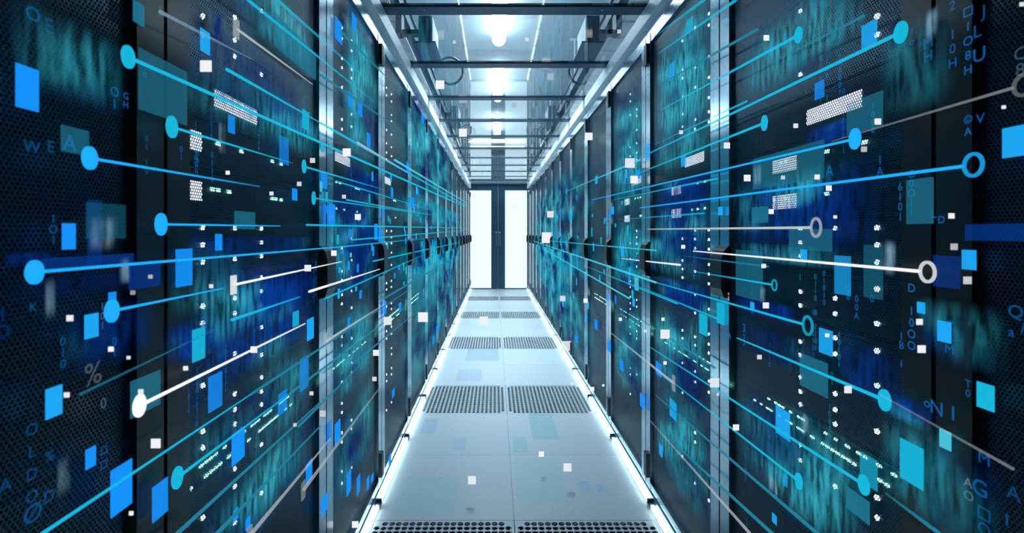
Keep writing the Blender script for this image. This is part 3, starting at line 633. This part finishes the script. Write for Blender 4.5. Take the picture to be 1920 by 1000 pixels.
for a in [
    (62, 26, 'O', 26, 'azure', .35), (92, 48, 'E', 26, 'azure', .25), (215, 172, 'O1', 18, 'azure', .45), (236, 180, 'GH', 13, 'azure', .5), (131, 268, 'A', 30, 'azure', .45), (128, 102, 'P1', 17, 'azure', .2), (60, 275, 'W', 22, 'azure', .3), (95, 275, 'E', 22, 'azure', .3), (272, 137, '6', 18, 'azure', .4),
    (175, 700, '%', 42, 'grey', .2), (194, 756, '0', 20, 'pale', .4), (195, 845, '□□', 14, 'azure', .3, 1.9), (93, 855, '%', 20, 'azure', .35), (60, 805, 'OLDO', 22, 'azure', .25, 1.9), (62, 962, 'Ø', 34, 'azure', .3), (92, 930, 'D', 22, 'azure', .3), (100, 410, '1O1', 16, 'azure', .3), (192, 575, '101', 14, 'pale', .35), (62, 576, 'K', 16, 'azure', .25), (5, 590, '1O', 26, 'deep', .6),
    (275, 260, '01 10', 12, 'azure', .25), (215, 640, '01', 16, 'azure', .3), (10, 910, 'A', 26, 'azure', .2), (118, 640, '010', 17, 'azure', .3), (300, 20, '1', 18, 'pale', .35), (398, 290, '0110', 12, 'azure', .4), (340, 280, '01', 12, 'azure', .35), (480, 820, '1011', 12, 'pale', .35), (455, 1, '01 1', 12, 'azure', .3),
    (1815, 22, '□1O8H', 17, 'azure', .45, 1.6), (1845, 20, 'J', 22, 'azure', .35), (1832, 58, 'L', 24, 'azure', .4), (1836, 102, 'U', 26, 'azure', .55), (1786, 10, '2 10H', 18, 'azure', .35, 1.5), (1815, 224, '©A', 15, 'azure', .5, 1.5), (1838, 222, 'V', 18, 'azure', .4), (1740, 80, 'MH', 20, 'azure', .4), (1710, 60, '1o', 14, 'azure', .3), (1913, 100, 'C8', 24, 'pale', .3),
    (1709, 326, 'O0OI1', 15, 'azure', .4, 1.2), (1688, 350, '6101', 15, 'azure', .45), (1750, 400, 'L', 18, 'azure', .45), (1765, 412, 'D', 14, 'azure', .45), (1650, 300, '1A', 17, 'azure', .35), (1555, 320, 'A', 22, 'azure', .5), (1709, 540, 'D 10OO', 16, 'azure', .5, 1.35), (1690, 630, '1B 1', 14, 'azure', .45), (1904, 584, 'Q', 24, 'azure', .4), (1896, 622, 'a', 18, 'azure', .35), (1918, 615, '/', 22, 'azure', .35),
    (1738, 755, 'o', 18, 'azure', .5), (1756, 765, 'N', 26, 'azure', .55), (1787, 775, '1', 26, 'azure', .55), (1815, 905, 'A', 17, 'grey', .3), (1816, 930, 'O', 17, 'pale', .45), (1837, 915, 'G', 30, 'azure', .45), (1845, 860, 'M', 22, 'azure', .4), (1845, 965, '□O', 22, 'azure', .35), (1900, 925, 'A', 26, 'azure', .25), (1888, 975, '1', 22, 'azure', .35), (1590, 540, 'O8', 13, 'azure', .4), (1606, 560, '00A', 13, 'azure', .35),
    (1366, 550, 'o8', 8, 'white', .6), (1368, 630, 'A', 12, 'azure', .6), (1395, 615, '3]', 16, 'azure', .5), (1443, 820, '011', 10, 'azure', .4), (1398, 855, '0101', 11, 'azure', .4), (1400, 975, '11', 10, 'azure', .4), (1500, 520, '1', 12, 'cyan', .4), (1635, 560, '0', 14, 'azure', .35), (1780, 610, 'C M', 18, 'azure', .35), (1815, 720, 'T0', 14, 'azure', .35)]:
    strand(*a)
for i in range(46):
    if i % 2: px = random.choice([random.uniform(420, 600), random.uniform(612, 705), random.uniform(340, 420)])
    else: px = random.choice([random.uniform(1225, 1340), random.uniform(1390, 1600), random.uniform(1500, 1640)])
    d = abs(px-VX); size = 4+d*.011
    py = random.choice([random.uniform(60, 300), random.uniform(430, 600), random.uniform(560, 850)])
    strand(px, py, ''.join(random.choice('0110 01') for _ in range(random.randint(4, 9))), size, random.choice(['azure', 'azure', 'cyan', 'sky']), random.choice([.3, .4, .5]))

# labels for the figures of light: colour, shape, cabinet and height; ranked when several share them
from collections import defaultdict
byl = defaultdict(list)
for t in LIT:
    k = max(0, min(13, int((t[5]-Y0)/PITCH + 1)))
    txt = '%s %s, %s %s cabinet' % (t[1], HEIGHTW(t[6]), 'by ' + ordw(k), 'left' if t[4] < 0 else 'right')
    byl[txt].append(t)
for txt, ts in byl.items():
    ts.sort(key=lambda t: -t[6])
    for i, t in enumerate(ts):
        l = txt
        if len(ts) == 2: l += ', ' + ('upper', 'lower')[i]
        elif len(ts) > 2: l += ', ' + ('highest' if i == 0 else 'lowest' if i == len(ts)-1 else ordw(i) + ' down')
        tag(t[0], l, t[2], t[3])

# ------------------------------------------------------------------ light, camera
w = bpy.data.worlds.new('World'); S.world = w; w.use_nodes = True
w.node_tree.nodes['Background'].inputs[0].default_value = (.01, .03, .06, 1); w.node_tree.nodes['Background'].inputs[1].default_value = .3
cam = bpy.data.cameras.new('Camera'); co = bpy.data.objects.new('Camera', cam); COL.objects.link(co); S.camera = co
co.location = (0, 0, H); co.rotation_euler = (math.pi/2, 0, 0)
cam.sensor_width = 36; cam.lens = F/1920*36; cam.shift_x = (960-VX)/1920; cam.shift_y = -(500-VY)/1920
cam.clip_start = .05
cam.dof.use_dof = True; cam.dof.focus_distance = 2.2; cam.dof.aperture_fstop = 5.6
S.view_settings.view_transform = 'Standard'; S.view_settings.look = 'None'; S.view_settings.gamma = 1; S.view_settings.use_curve_mapping = False
S.view_settings.exposure = 0
S.cycles.use_denoising = True; S.cycles.transparent_max_bounces = 16; S.cycles.max_bounces = 6; S.cycles.sample_clamp_indirect = 4
